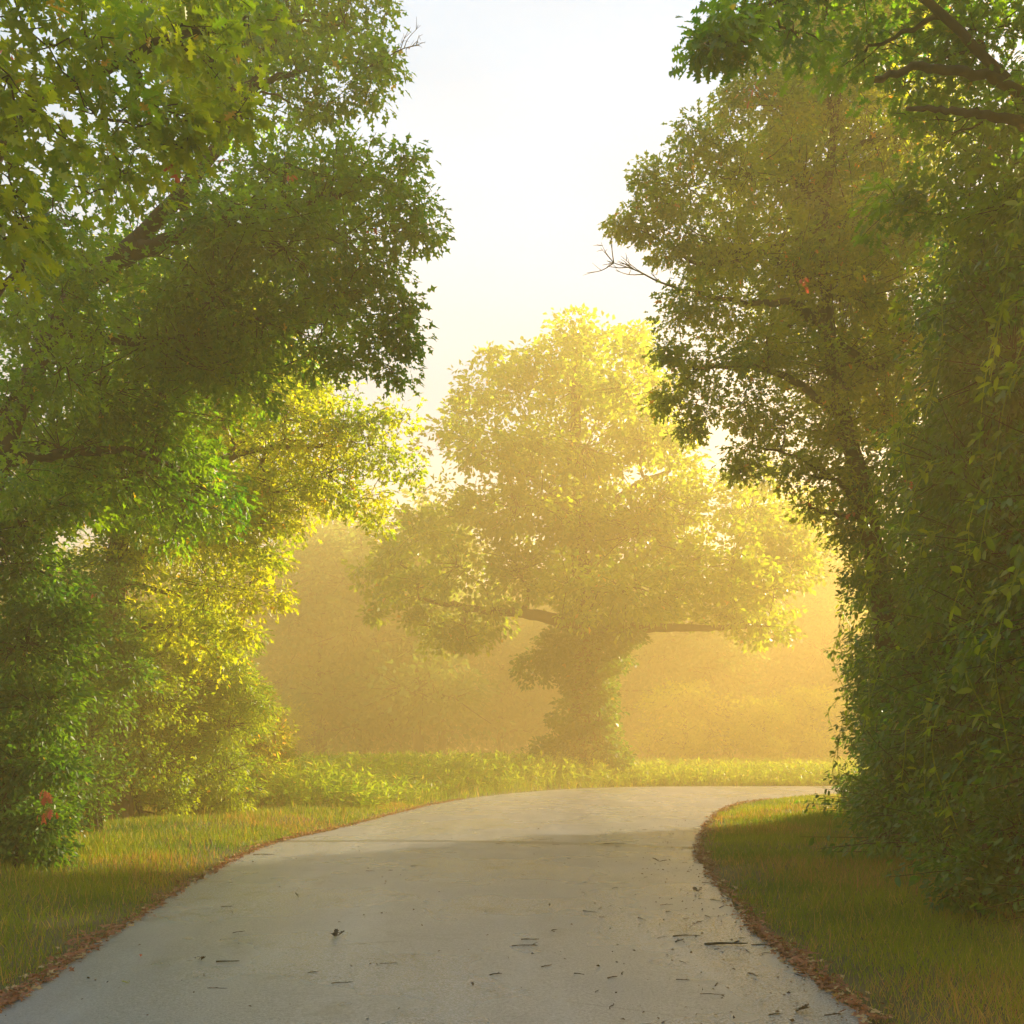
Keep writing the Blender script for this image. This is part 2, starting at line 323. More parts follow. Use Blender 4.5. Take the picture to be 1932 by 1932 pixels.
# ------------------------------------------------------------------ trees
DENS = 8.0
def grow(name, label, cat, base, trunks, blobs, leafmat, tmpl=LOBED, leaf=.11, crad=.34, nl=34, dens=1.0, group=None,
         ivy=None, ivymat=None, barkmat=None, gap=.15, limb_r=.35, twigs=True, droop=.25, low=.0):
    root = empty(name, tuple(base), label, cat, group)
    wood = Soup(); leaves = Soup()
    nodes = []; nrad = []
    for pts, r0, r1 in trunks:
        K_ = 26; c_ = spline(pts, K_); r_ = r0 + (r1 - r0) * np.linspace(0, 1, K_) ** .8
        r_[:2] *= np.array([1.35, 1.12]) if pts[0][2] < .3 else 1
        c_[2:-1] += rng.normal(size=(K_ - 3, 3)) * (.06 * r0 + .008)
        tubes(wood, c_[None], r_[None], 12)
        nodes.append(c_); nrad.append(r_)
    nodes = np.concatenate(nodes); nrad = np.concatenate(nrad)
    tn = nodes.copy()
    order = np.argsort([np.linalg.norm(tn - b[0], axis=1).min() for b in blobs])
    for bi in order:
        cb, rb = np.asarray(blobs[bi][0], float), np.asarray(blobs[bi][1], float)
        dn = nodes - cb; dist = np.linalg.norm(dn, axis=1) + 1.6 * np.clip(dn[:, 2] + .1, 0, None) + .05 * rng.random(len(nodes))
        k = int(np.argmin(dist)); s = nodes[k]; L_ = np.linalg.norm(cb - s)
        rm = float(rb.mean())
        if L_ > .25:
            mid = (s + cb) / 2 + rng.normal(size=3) * L_ * .10 + np.array([0, 0, -.06 * L_])
            pth = spline([s, mid, cb, cb + (cb - mid) * (.6 * rm / max(L_, .5))], 12)
            r0 = min(nrad[k] * .75, limb_r * .12 * rm + .02 + .012 * L_)
            rr = np.linspace(r0, max(r0 * .22, .006), 12)
            pth[1:-1] += rng.normal(size=(10, 3)) * .02 * L_ ** .5
            tubes(wood, pth[None], rr[None], 7)
            nodes = np.concatenate([nodes, pth[3:]]); nrad = np.concatenate([nrad, rr[3:]])
        # sprigs in this clump
        ncl = max(5, int(dens * DENS * rm * rm / (crad * crad)))
        d = rdir(ncl); rr_ = rng.random(ncl) ** .42
        w1, w2, w3 = rng.uniform(0, 6.28, 3)
        bump = 1 + .30 * np.sin(3.1 * d[:, 0] + w1) * np.sin(3.7 * d[:, 2] + w2) + .16 * np.sin(5 * d[:, 1] + 4 * d[:, 2] + w3)
        cc = cb + d * rb * (rr_ * bump)[:, None]
        keep = (np.sin(cc[:, 0] * 2.1 / crad * .33 + w1) + np.sin(cc[:, 1] * 2.3 / crad * .33 + w2) + np.sin(cc[:, 2] * 2.7 / crad * .33 + w3)) > (-3 + 6 * gap * .85)
        keep &= cc[:, 2] > low + crad * .3
        cc = cc[keep]; d = d[keep]
        if not len(cc): continue
        ne = max(3, len(cc) // 5)                      # shoots that stick out of the clump
        ed = rdir(ne); ed[:, 2] = ed[:, 2] * .7 + .1
        for q_, s_ in ((1.0, .55), (1.18, .42), (1.34, .30), (1.46, .20)):
            ec = cb + ed * rb * q_; ok = ec[:, 2] > low + .1
            if ok.any(): cluster_leaves(leaves, tmpl, ec[ok], unit(ed[ok]), crad * s_, max(3, int(nl * s_ * .42)), leaf, droop=droop)
        if twigs:
            tt_ = np.linspace(.5, 1.52, 4)[None, :, None]
            tubes(wood, cb + (ed * rb)[:, None] * tt_ + rng.normal(size=(ne, 4, 3)) * .02, np.full((ne, 1), .009) * np.linspace(1, .3, 4)[None], 3)
        cluster_leaves(leaves, tmpl, cc, unit(d * rb), crad * rng.uniform(.7, 1.25, len(cc)), nl, leaf, droop=droop)
        if twigs:
            nn = nodes[-10:] if L_ > .25 else nodes[max(0, k - 2):k + 3]
            j = np.argmin(np.linalg.norm(cc[:, None] - nn[None], axis=2) + .4 * rng.random((len(cc), len(nn))), 1)
            st = nn[j]; tt = np.linspace(0, 1, 5)[None, :, None]
            mid = (st + cc) / 2 + rng.normal(size=cc.shape) * .08 * np.linalg.norm(cc - st, axis=1, keepdims=True)
            pth = st[:, None] * (1 - tt) ** 2 + 2 * mid[:, None] * tt * (1 - tt) + cc[:, None] * tt ** 2
            ln = np.linalg.norm(cc - st, axis=1)
            tubes(wood, pth, (.004 + .010 * ln)[:, None] * np.linspace(1, .3, 5)[None] * (crad / .34) ** .5, 4)
    wood.build('trunk', barkmat or M['bark'], root)
    leaves.build('crown', leafmat, root)
    if ivy:
        iv = Soup()
        for cb, rb, nn in ivy:
            dd = rdir(nn); rr_ = rng.random(nn) ** .3
            cc = np.asarray(cb) + dd * np.asarray(rb) * rr_[:, None] * (1 + .15 * np.sin(dd[:, 2:3] * 6 + cb[0]))
            cc = cc[cc[:, 2] > .15]; dd = dd[:len(cc)]
            cluster_leaves(iv, OVAL if leaf < .13 else RHOMB, cc, unit(cc - np.asarray(cb)), crad * .7, 24, leaf * .8)
        iv.build('ivy', ivymat or M['dark'], root)
    return root, nodes

def bl(u, v, r, d, dd=0, ry=None):
    """clump seen at (u, v), r picture units wide, at distance d"""
    c = P(u, v, d); k = r / F * d
    return (c, np.array([k, ry or k * 1.05, k * .9]))

def bare(root, pts, r0, subs, name='bare_twig', seed=3):
    """leafless twig sticking out of a crown"""
    rg = np.random.default_rng(seed); s = Soup()
    c_ = spline(pts, 14); tubes(s, c_[None], np.linspace(r0, r0 * .25, 14)[None], 5)
    for k in range(subs):
        i = rg.integers(4, 13); dr = unit(c_[i] - c_[i - 2] + rg.normal(size=3) * .03) ; dr = unit(dr + rg.normal(size=3) * .55)
        L_ = rg.uniform(.12, .5) * np.linalg.norm(c_[-1] - c_[0])
        q = spline([c_[i], c_[i] + dr * L_ * .5 + rg.normal(size=3) * .06 * L_, c_[i] + dr * L_ + np.array([0, 0, .12 * L_])], 7)
        tubes(s, q[None], np.linspace(r0 * .5, r0 * .15, 7)[None], 4)
        for h in range(2):
            i2 = rg.integers(3, 6); d2 = unit(q[i2] - q[i2 - 1] + rg.normal(size=3) * .02); d2 = unit(d2 + rg.normal(size=3) * .5)
            q2 = spline([q[i2], q[i2] + d2 * L_ * .25, q[i2] + d2 * L_ * .45 + rg.normal(size=3) * .05 * L_], 5)
            tubes(s, q2[None], np.linspace(r0 * .3, r0 * .12, 5)[None], 4)
    return s.build(name, M['twig'], root)

# --- left side: leaning oak whose crown arches over the road
dA = 12.0
A_bl = []
for u, v, r, d in [(650, 50, 80, 13), (560, 40, 90, 13), (690, 110, 45, 12.6), (590, 130, 80, 12.6), (640, 185, 40, 12.6), (560, 200, 55, 12.4), (430, 60, 110, 12.5), (450, 180, 90, 12), (700, 20, 45, 13.4), (735, 30, 18, 13), (728, 120, 18, 12.8), (700, 170, 20, 12.6), (820, 360, 14, 12), (800, 440, 18, 12), (775, 300, 18, 12), (765, 570, 16, 12.3), (775, 640, 16, 12.3), (745, 700, 16, 12.5),
                   (690, 320, 60, 12), (750, 350, 42, 12), (790, 390, 28, 12), (745, 440, 48, 12), (640, 340, 90, 12), (640, 450, 95, 12), (540, 330, 100, 12), (700, 540, 60, 12.3), (745, 615, 24, 12.3), (640, 570, 90, 12.3), (730, 500, 40, 12.5), (720, 640, 35, 12.3),
                   (600, 660, 60, 12.6), (660, 680, 45, 12.6), (540, 470, 110, 12), (430, 420, 110, 11.6), (520, 600, 110, 12.5), (400, 560, 120, 12.2), (440, 690, 110, 13), (300, 640, 110, 12.5), (280, 480, 90, 11.5),
                   (330, 330, 80, 12), (150, 560, 100, 13), (180, 720, 120, 13), (300, 780, 120, 13.5), (100, 840, 120, 13), (230, 900, 120, 13.5), (360, 930, 110, 14.5), (60, 640, 80, 13), (330, 120, 80, 12.5), (250, 60, 80, 13),
                   (70, 470, 60, 10.5), (40, 540, 50, 10), (110, 560, 55, 10.4), (180, 620, 50, 11), (60, 960, 60, 12), (20, 880, 60, 11), (90, 1020, 60, 12.5), (130, 950, 60, 12.5), (30, 1000, 60, 12), (30, 600, 55, 10.6), (140, 420, 50, 10.4), (110, 700, 60, 11), (20, 760, 55, 11), (200, 330, 60, 10.6), (160, 500, 40, 10.6), (560, -90, 110, 13), (430, -80, 110, 13), (680, -70, 70, 13), (300, -80, 110, 13)]:
    A_bl.append(bl(u - (8 if u > 560 else 0), v, r * (.86 if u > 500 else 1), d))
    if r >= 90: A_bl.append(bl(u - 20, v + 15, r * .8, d + 1.8))
pA = [P(-140, 1640, dA), P(-70, 1200, dA), P(0, 850, dA), P(110, 610, dA), P(215, 490, dA), P(330, 380, dA), P(430, 250, 12.3), P(520, 60, 12.8), P(560, -150, 13)]
pA[0][2] = 0
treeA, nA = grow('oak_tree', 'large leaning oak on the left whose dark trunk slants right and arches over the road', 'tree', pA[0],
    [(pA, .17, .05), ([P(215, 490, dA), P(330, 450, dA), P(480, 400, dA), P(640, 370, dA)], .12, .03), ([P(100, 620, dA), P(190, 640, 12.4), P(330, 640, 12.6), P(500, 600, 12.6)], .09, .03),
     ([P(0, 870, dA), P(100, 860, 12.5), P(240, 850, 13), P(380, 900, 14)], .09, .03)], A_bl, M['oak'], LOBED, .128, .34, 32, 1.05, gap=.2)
bare(treeA, [P(690, 130, 12.6), P(730, 108, 12.6), P(760, 92, 12.6), P(792, 85, 12.6)], .012, 9, seed=4)
sp = Soup()
for u, v, d in [(330, 310, 7.6), (8, 100, 7)]:
    cluster_leaves(sp, OAK, np.array([P(u, v, d)]), np.array([[0, -.3, -1.]]), .04, 5, .12)
for u, v, d in [(545, 330, 11.2), (620, 760, 12), (425, 300, 10.6), (700, 430, 11.6), (180, 1120, 11), (235, 1110, 12)]:
    cluster_leaves(sp, OAK, np.array([P(u, v, d)]), np.array([[0, -.3, -1.]]), .04, 3, .08)
sp.build('red_leaves', M['red'], treeA)

# near left oak: trunk at the frame edge, big-leaved boughs in the upper left corner
B_bl = []
for u, v, r, d in [(60, 60, 75, 6.2), (170, 90, 70, 6.5), (290, 40, 70, 7), (70, 200, 80, 6.2), (190, 220, 60, 6.8), (300, 210, 50, 7.2), (20, 330, 70, 6), (120, 330, 55, 6.8), (10, 450, 55, 6), (400, 110, 55, 7.6), (350, 25, 60, 7.4),
                   (440, 215, 26, 7.6), (330, 270, 35, 7.4), (230, 330, 40, 7.3), (60, 420, 40, 6.4), (-80, 100, 110, 6), (-90, 300, 110, 6), (150, -60, 100, 6.5), (350, -70, 90, 7.2), (-60, -60, 120, 6), (40, 500, 40, 7.6), (470, 20, 55, 8)]:
    B_bl.append(bl(u, v, r, d))
pB = [P(-210, 1700, 8.6), P(-120, 1300, 8.6), P(-62, 950, 8.6), P(-48, 700, 8.6), P(-44, 520, 8.6), P(-40, 200, 8.4), P(-60, -100, 8.2)]
pB[0][2] = 0
treeB, nB = grow('oak_tree', 'nearest oak at the left edge, big lobed yellow green leaves filling the top corner', 'tree', pB[0],
    [(pB, .22, .09), ([P(-30, 330, 8.4), P(60, 200, 7.6), P(200, 130, 7), P(330, 70, 7.2), P(430, 60, 7.8)], .07, .015)], B_bl, M['oakback'], OAK, .128, .30, 20, .78, gap=.25, limb_r=.2)

# sunlit oak behind, bright bough reaching towards the centre
C_bl = []
for u, v, r, d in [(540, 790, 90, 18), (640, 810, 75, 18), (710, 790, 45, 18), (755, 790, 30, 18), (690, 850, 50, 17.6), (740, 880, 35, 17.6), (775, 895, 18, 17.6), (600, 900, 80, 18), (690, 940, 30, 17.6), (715, 985, 18, 17.6), (640, 930, 40, 17.8), (500, 900, 100, 18), (500, 970, 70, 18), (560, 960, 45, 18),
                   (500, 1050, 45, 17.6), (440, 1010, 90, 18), (470, 1110, 55, 17.6), (520, 1130, 22, 17.6), (400, 1110, 80, 18), (350, 1000, 100, 18.5), (300, 900, 110, 19), (420, 800, 110, 19), (500, 700, 80, 19), (380, 690, 100, 19.5), (260, 1050, 80, 19), (250, 760, 110, 20), (330, 1180, 60, 18.5), (560, 690, 60, 19),
                   (430, 1190, 40, 18), (475, 1195, 22, 18), (400, 1240, 40, 18.5), (150, 900, 110, 20), (600, 730, 60, 18.5), (440, 560, 100, 20), (300, 560, 110, 20)]:
    C_bl.append(bl(u, v, r, d))
    if r >= 80: C_bl.append(bl(u - 10, v, r * .85, d + 2.2))
pC = [P(215, 1560, 19), P(225, 1300, 19), P(215, 1100, 19), P(260, 900, 19), P(330, 720, 19), P(380, 600, 19.5)]
pC[0][2] = 0
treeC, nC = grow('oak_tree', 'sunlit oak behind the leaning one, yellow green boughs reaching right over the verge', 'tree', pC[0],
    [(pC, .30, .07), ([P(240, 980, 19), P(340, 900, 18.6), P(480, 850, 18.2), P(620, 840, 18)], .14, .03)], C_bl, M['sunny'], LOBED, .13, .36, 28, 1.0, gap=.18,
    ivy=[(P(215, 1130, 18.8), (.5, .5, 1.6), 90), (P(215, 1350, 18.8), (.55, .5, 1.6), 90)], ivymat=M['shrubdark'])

# --- shrubs and saplings along the left verge
def shrub(label, base_u, base_v, blobs, mat, tmpl, leaf, crad, nl, dens=1.0, name='shrub', depth=None, gap=.05, group='shrubs along the left verge'):
    dens *= 1.5
    d = depth or EYE * F / (base_v - HV)
    base = P(base_u, base_v, d); base[2] = 0.03
    bs = []
    for u, v, r, *dd in blobs:
        q = bl(u, v, r, d + (dd[0] if dd else 0)); bs.append(q)
    top = max(bs, key=lambda q: q[0][2])[0]
    tr = []
    for k in range(4):
        b0 = base + np.array([rng.uniform(-.3, .3), rng.uniform(-.2, .3), 0]); tgt = bs[rng.integers(len(bs))][0]
        tr.append(([b0, b0 * .6 + tgt * .4 + rng.normal(size=3) * .1, tgt], .035, .01))
    tr[0] = ([base, (base + top) / 2 + rng.normal(size=3) * .15, top], .06, .015)
    for q in tr:
        for pt in q[0]: pt[2] = max(pt[2], .03)
    return grow(name, label, 'shrub', base, tr, bs, mat, tmpl, leaf, crad, nl, dens, group=group, gap=gap, low=.05)
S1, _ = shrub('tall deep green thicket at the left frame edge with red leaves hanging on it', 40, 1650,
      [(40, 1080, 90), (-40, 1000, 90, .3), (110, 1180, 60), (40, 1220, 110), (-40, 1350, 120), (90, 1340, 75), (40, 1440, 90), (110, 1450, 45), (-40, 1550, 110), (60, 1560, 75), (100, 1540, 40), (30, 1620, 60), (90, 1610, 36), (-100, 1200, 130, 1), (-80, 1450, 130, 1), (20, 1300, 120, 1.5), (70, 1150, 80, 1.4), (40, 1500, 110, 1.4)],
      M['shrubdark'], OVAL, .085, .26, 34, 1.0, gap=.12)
sp = Soup()
for u, v in [(85, 1490), (90, 1505), (80, 1535), (98, 1528)]:
    cluster_leaves(sp, OAK, np.array([P(u, v, 11.1)]), np.array([[0, -.2, -1.]]), .06, 4, .105, droop=1.2)
sp.build('red_leaves', M['red'], S1)
shrub('dense yellow green bush beside the left verge, second from the road bend thicket', 250, 1555,
      [(200, 1180, 70, .6), (230, 1280, 85), (170, 1330, 60), (290, 1340, 80), (200, 1420, 85), (290, 1450, 80), (140, 1480, 60), (220, 1510, 60), (160, 1540, 40), (330, 1510, 45), (120, 1400, 60, 1), (250, 1380, 90, 1.2)],
      M['shrub'], OVAL, .085, .27, 34, .9)
shrub('leafy green sapling between the edge thicket and the ivy-clad trunk', 165, 1575,
      [(150, 1130, 50), (130, 1080, 45), (180, 1190, 50), (150, 1260, 60), (190, 1330, 55), (140, 1400, 60), (170, 1470, 60), (150, 1530, 50), (215, 1100, 40, -.4), (215, 1200, 45, -.4), (240, 1260, 50, -.3), (120, 1200, 40)],
      M['shrubdark'], OVAL, .085, .27, 34, .9, depth=16.5)
shrub('tall feathery sapling thicket between the ivy trunk and the corner bush', 380, 1545,
      [(340, 1160, 60), (400, 1170, 45), (440, 1230, 40), (300, 1200, 60), (330, 1230, 60), (370, 1290, 70), (460, 1290, 36), (500, 1330, 30), (420, 1290, 50), (350, 1370, 75), (430, 1370, 65), (340, 1460, 70), (410, 1460, 70), (360, 1515, 45), (440, 1500, 45), (470, 1330, 30), (380, 1400, 80, 1), (300, 1420, 60)],
      M['shrub'], LANCE, .11, .28, 40, .9)
shrub('rounded corner bush with turning yellow and pink leaves at the left bend', 495, 1520,
      [(455, 1330, 40), (490, 1350, 36), (525, 1440, 30), (530, 1480, 30), (535, 1420, 20), (540, 1500, 26), (520, 1380, 26, -.5), (480, 1400, 50, -.8), (500, 1470, 50, -.8), (480, 1310, 26), (505, 1400, 40), (470, 1420, 55), (515, 1440, 32), (500, 1480, 40), (450, 1480, 45), (430, 1360, 45), (520, 1400, 22), (465, 1380, 60, 1.4), (480, 1450, 60, 1.4)],
      M['redshrub'], OVAL, .095, .27, 30, 1.0)

# --- right side: oak reaching over the road
D_bl = []
for u, v, r, d in [(1190, 425, 34, 16), (1230, 395, 30, 16), (1240, 345, 26, 16), (1285, 360, 55, 16), (1330, 270, 45, 16), (1290, 300, 30, 16), (1370, 225, 36, 16.3), (1410, 160, 45, 16.5), (1420, 110, 32, 16.5), (1470, 210, 90, 16.5), (1400, 330, 90, 16.3), (1290, 440, 60, 16), (1370, 480, 95, 16.2), (1290, 560, 46, 16), (1270, 600, 28, 16), (1350, 590, 65, 16.2),
                   (1290, 670, 40, 16), (1270, 730, 28, 16), (1340, 700, 60, 16.2), (1330, 775, 45, 16), (1400, 770, 60, 16.3), (1395, 850, 40, 16.2), (1395, 890, 16, 16.2), (1440, 650, 85, 16.6), (1470, 800, 65, 16.5), (1480, 880, 42, 16.5), (1535, 900, 50, 16.5), (1530, 960, 30, 16.4), (1500, 520, 110, 16.8), (1500, 350, 110, 17), (1590, 420, 120, 17), (1560, 700, 100, 17), (1560, 820, 80, 17), (1590, 560, 110, 17.4),
                   (1560, 180, 110, 17), (1530, 60, 90, 17), (1165, 430, 14, 16), (1215, 330, 14, 16), (1255, 385, 16, 16), (1215, 440, 16, 16), (1300, 245, 18, 16), (1360, 185, 18, 16.3), (1400, 90, 18, 16.5), (1250, 480, 22, 16), (1250, 660, 20, 16), (1245, 760, 16, 16), (1300, 810, 18, 16.2), (1640, 60, 110, 17), (1690, 250, 120, 17), (1700, 450, 120, 17.5), (1690, 650, 110, 17.5), (1600, 980, 50, 17), (1620, 1080, 40, 17), (1480, 20, 60, 17), (1600, -80, 120, 17), (1720, -60, 120, 17), (1610, 900, 70, 17.4), (1660, 780, 90, 18)]:
    D_bl.append(bl(u + 6, v, r * (.88 if u < 1500 else 1), d))
    if r >= 85: D_bl.append(bl(u + 15, v, r * .85, d + 2.2))
pD = [P(1690, 1590, 16.8), P(1680, 1350, 16.8), P(1665, 1150, 16.8), P(1630, 950, 16.8), P(1590, 780, 16.8), P(1560, 600, 16.8), P(1560, 350, 16.8), P(1600, 50, 17)]
pD[0][2] = 0
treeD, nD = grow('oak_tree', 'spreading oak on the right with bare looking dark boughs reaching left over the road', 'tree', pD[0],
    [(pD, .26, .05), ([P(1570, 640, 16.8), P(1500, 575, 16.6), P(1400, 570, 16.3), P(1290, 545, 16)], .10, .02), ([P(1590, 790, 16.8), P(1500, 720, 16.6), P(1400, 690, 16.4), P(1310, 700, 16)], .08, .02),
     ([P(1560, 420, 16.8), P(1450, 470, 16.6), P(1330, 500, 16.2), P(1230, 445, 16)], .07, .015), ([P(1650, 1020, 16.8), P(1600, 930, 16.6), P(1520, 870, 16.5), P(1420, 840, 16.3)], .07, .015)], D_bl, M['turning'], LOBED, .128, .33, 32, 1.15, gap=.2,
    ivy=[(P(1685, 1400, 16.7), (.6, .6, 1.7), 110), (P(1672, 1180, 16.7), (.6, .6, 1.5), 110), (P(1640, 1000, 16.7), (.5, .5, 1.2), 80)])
bare(treeD, [P(1290, 548, 16), P(1240, 530, 16), P(1200, 510, 15.9), P(1145, 492, 15.9)], .02, 11, seed=8)
sp = Soup()
for u, v, d in [(1420, 170, 15.4), (1425, 155, 15.4), (1415, 185, 15.5), (1512, 545, 14.5), (1515, 525, 14.5), (1610, 965, 15.8), (1595, 970, 15.8), (1520, 945, 15.8), (1720, 900, 13)]:
    cluster_leaves(sp, OAK, np.array([P(u, v, d)]), np.array([[0, -.3, -1.]]), .06, 3, .10)
sp.build('red_leaves', M['red'], treeD)

# near oak on the right, mostly outside the frame, one bough hanging in from the top
E_bl = []
for u, v, r, d in [(1330, 90, 10, 9), (1358, 70, 10, 9), (1385, 50, 13, 9.1), (1395, 85, 8, 9.1), (1410, 25, 18, 9.2), (1450, 5, 30, 9.4), (1500, 60, 45, 9.7), (1560, 20, 60, 10), (1640, 90, 70, 10.4), (1720, 150, 80, 10.8), (1850, 60, 100, 10.4), (1760, 20, 80, 10.6), (1880, 220, 90, 10.4), (1780, 270, 80, 11), (1920, 380, 90, 10.4), (1700, 380, 70, 11.6), (1840, 400, 80, 11), (2050, 100, 130, 10.2), (2050, 350, 130, 10.2), (1650, -80, 90, 10.2), (1850, -90, 110, 10.2), (1500, -50, 60, 9.6)]:
    E_bl.append(bl(u, v, r, d))
for x_, y_, z_, r_ in [(5.5, 7, 9.6, 1.5), (4.2, 5, 8.6, 1.4), (6.5, 4.5, 8.4, 1.7), (7.5, 7, 7.5, 1.8), (5, 2.5, 7.8, 1.6), (7.5, 2, 7, 1.9), (6, 0, 7.5, 1.8), (8, 4, 4.6, 1.9), (9, 7, 5, 2.0), (7.8, -.5, 4.6, 1.9), (9.5, 9, 8.5, 2), (8.5, 9.5, 11, 2), (3.4, 3, 7.8, 1.2), (6.5, 9, 11, 1.6), (9, 5, 10, 2), (8, 1, 2.2, 1.7), (7.5, 4, 2, 1.6)]:  # unseen crown clumps added out of frame to shade the near haze and foreground
    E_bl.append((np.array([x_, y_, z_], float), np.array([r_, r_, r_ * .8])))
pE = [P(2180, 1800, 10.6), P(2150, 1200, 10.6), P(2120, 700, 10.6), P(2060, 300, 10.6), P(2000, -100, 10.6)]
pE[0][2] = 0
treeE, nE = grow('oak_tree', 'near oak beyond the right frame edge, a single bough dangling in at the top', 'tree', pE[0],
    [(pE, .26, .10), ([P(2060, 330, 10.6), P(1960, 200, 10.2), P(1850, 140, 9.8), P(1740, 130, 9.7), P(1650, 150, 9.7)], .07, .03), ([P(2000, 260, 10.2), P(1890, 220, 9.6), P(1800, 210, 9.6), P(1710, 205, 9.8)], .06, .02),
     ([P(1900, 150, 10), P(1720, -20, 9.8), P(1560, -40, 9.5), P(1440, 15, 9.3), P(1350, 85, 9)], .05, .012)], E_bl, M['oak'], OAK, .12, .27, 22, .85, gap=.22, limb_r=.2)

# vine-covered hedge trees on the right
def column(label, cx, cy, r, top, mat, seed, tmpl=OVAL, leaf=.085, crad=.26, nl=30, dens=.75, lean=0., name='vine_covered_tree'):
    rg = np.random.default_rng(seed); bs = []; z = .5
    while z < top:
        f = 1 - .45 * (z / top) ** 2; nb = 3 if r > 1.2 else 2
        for k in range(nb):
            a = rg.uniform(0, 6.28); q = r * .42 * rg.uniform(.6, 1.2) * f
            rr = r * rg.uniform(.5, .72) * f
            bs.append((np.array([cx + lean * z + math.cos(a) * q, cy + math.sin(a) * q, z + rg.uniform(-.2, .2)]), np.array([rr, rr, rr * 1.05])))
        z += r * .62
    bs.append((np.array([cx, cy, .45]), np.array([r * 1.0, r * 1.0, .6])))
    tr = [([(cx, cy, 0), (cx + lean * top * .4 + .1, cy, top * .4), (cx + lean * top * .9, cy + .1, top * .95)], .17, .03)]
    return grow(name, label, 'tree', (cx, cy, 0), tr, bs, mat, tmpl, leaf, crad, nl, dens, group='vine-covered hedge trees on the right', gap=.12, droop=.6, low=.05)
VN = [('nearest vine-covered tree at the right frame edge, dark green wall of foliage', 5.95, 8.7, 1.8, 8.2, 21, .0),
      ('dark vine-covered tree second from the right frame edge', 6.15, 11.9, 1.75, 9.6, 22, .02),
      ('vine-covered tree in front of the spreading oak trunk', 6.95, 15.2, 1.7, 9.0, 23, .02),
      ('farthest vine-covered tree where the right verge widens to sunlit grass', 8.35, 19.6, 1.85, 8.0, 24, .0),
      ('leafy tree in the second row behind the near right hedge', 9.0, 11.5, 2.0, 12.0, 25, .0),
      ('dense tree in the second row behind the middle of the right hedge', 9.4, 15.8, 2.0, 13.0, 26, .0),
      ('tall tree in the second row behind the far end of the right hedge', 10.4, 20.2, 2.0, 13.0, 27, .0)]
def vines(root, cx, cy, r, top, seed, n_str=26):
    rg = np.random.default_rng(seed)
    for k in range(n_str):
        s = st = Soup(); a = rg.uniform(math.pi * .75, math.pi * 1.75); z = rg.uniform(top * .18, top * .92); f = 1 - .45 * (z / top) ** 2
        L_ = rg.uniform(.5, 1.7); rr = (r * 1.0) * f + .12
        p0 = np.array([cx + math.cos(a) * rr, cy + math.sin(a) * rr, z])
        o_ = np.array([math.cos(a), math.sin(a), 0]) * .18
        c_ = spline([p0 - o_ * 1.5 + [0, 0, .15], p0, p0 + o_ + [rg.uniform(-.15, .15), 0, -L_ * .5], p0 + o_ * .8 + [rg.uniform(-.2, .2), 0, -min(L_, z - .1)]], 14)
        tubes(st, c_[None], np.full((1, 14), .006), 4)
        m_ = int(L_ * 26); j = rg.integers(1, 14, m_); pos = c_[j] + rg.normal(size=(m_, 3)) * .03
        ax = unit(rg.normal(size=(m_, 3)) * .6 + o_ * 3 + np.array([0, 0, -.5]))
        scatter(s, OVAL, pos, ax, unit(o_ * 3 + np.array([0, 0, .8]) + rg.normal(size=(m_, 3)) * .4), rg.uniform(.08, .15, m_))
        s.build('vine', M['oakback'], root)
for lb, cx, cy_, r, top, sd_, ln in VN:
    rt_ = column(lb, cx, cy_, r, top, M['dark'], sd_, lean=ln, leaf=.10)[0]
    if sd_ < 25: vines(rt_, cx + ln * top * .4, cy_, r, top, sd_ + 50)
shrub('low dark bush at the foot of the right hedge near the frame edge', 1850, 1755, [(1840, 1640, 70), (1900, 1660, 80), (1930, 1560, 90), (1800, 1680, 45), (1980, 1680, 90), (1780, 1600, 60, .7)], M['dark'], OVAL, .075, .22, 32, .9, depth=8.9, group='bushes along the right hedge')
shrub('low dark bush under the right hedge where the verge narrows', 1690, 1640, [(1680, 1560, 50), (1720, 1500, 60), (1660, 1500, 36), (1700, 1610, 40), (1760, 1600, 55), (1740, 1430, 60), (1675, 1420, 38)], M['dark'], OVAL, .08, .24, 32, .9, depth=12.9, group='bushes along the right hedge')
shrub('far dark bush closing the right hedge beside the sunlit grass', 1640, 1540, [(1635, 1480, 34), (1660, 1420, 45), (1630, 1400, 26), (1625, 1520, 24), (1670, 1500, 50), (1690, 1340, 60), (1650, 1330, 34), (1640, 1260, 30)], M['dark'], OVAL, .09, .28, 32, .9, depth=20.5, group='bushes along the right hedge')

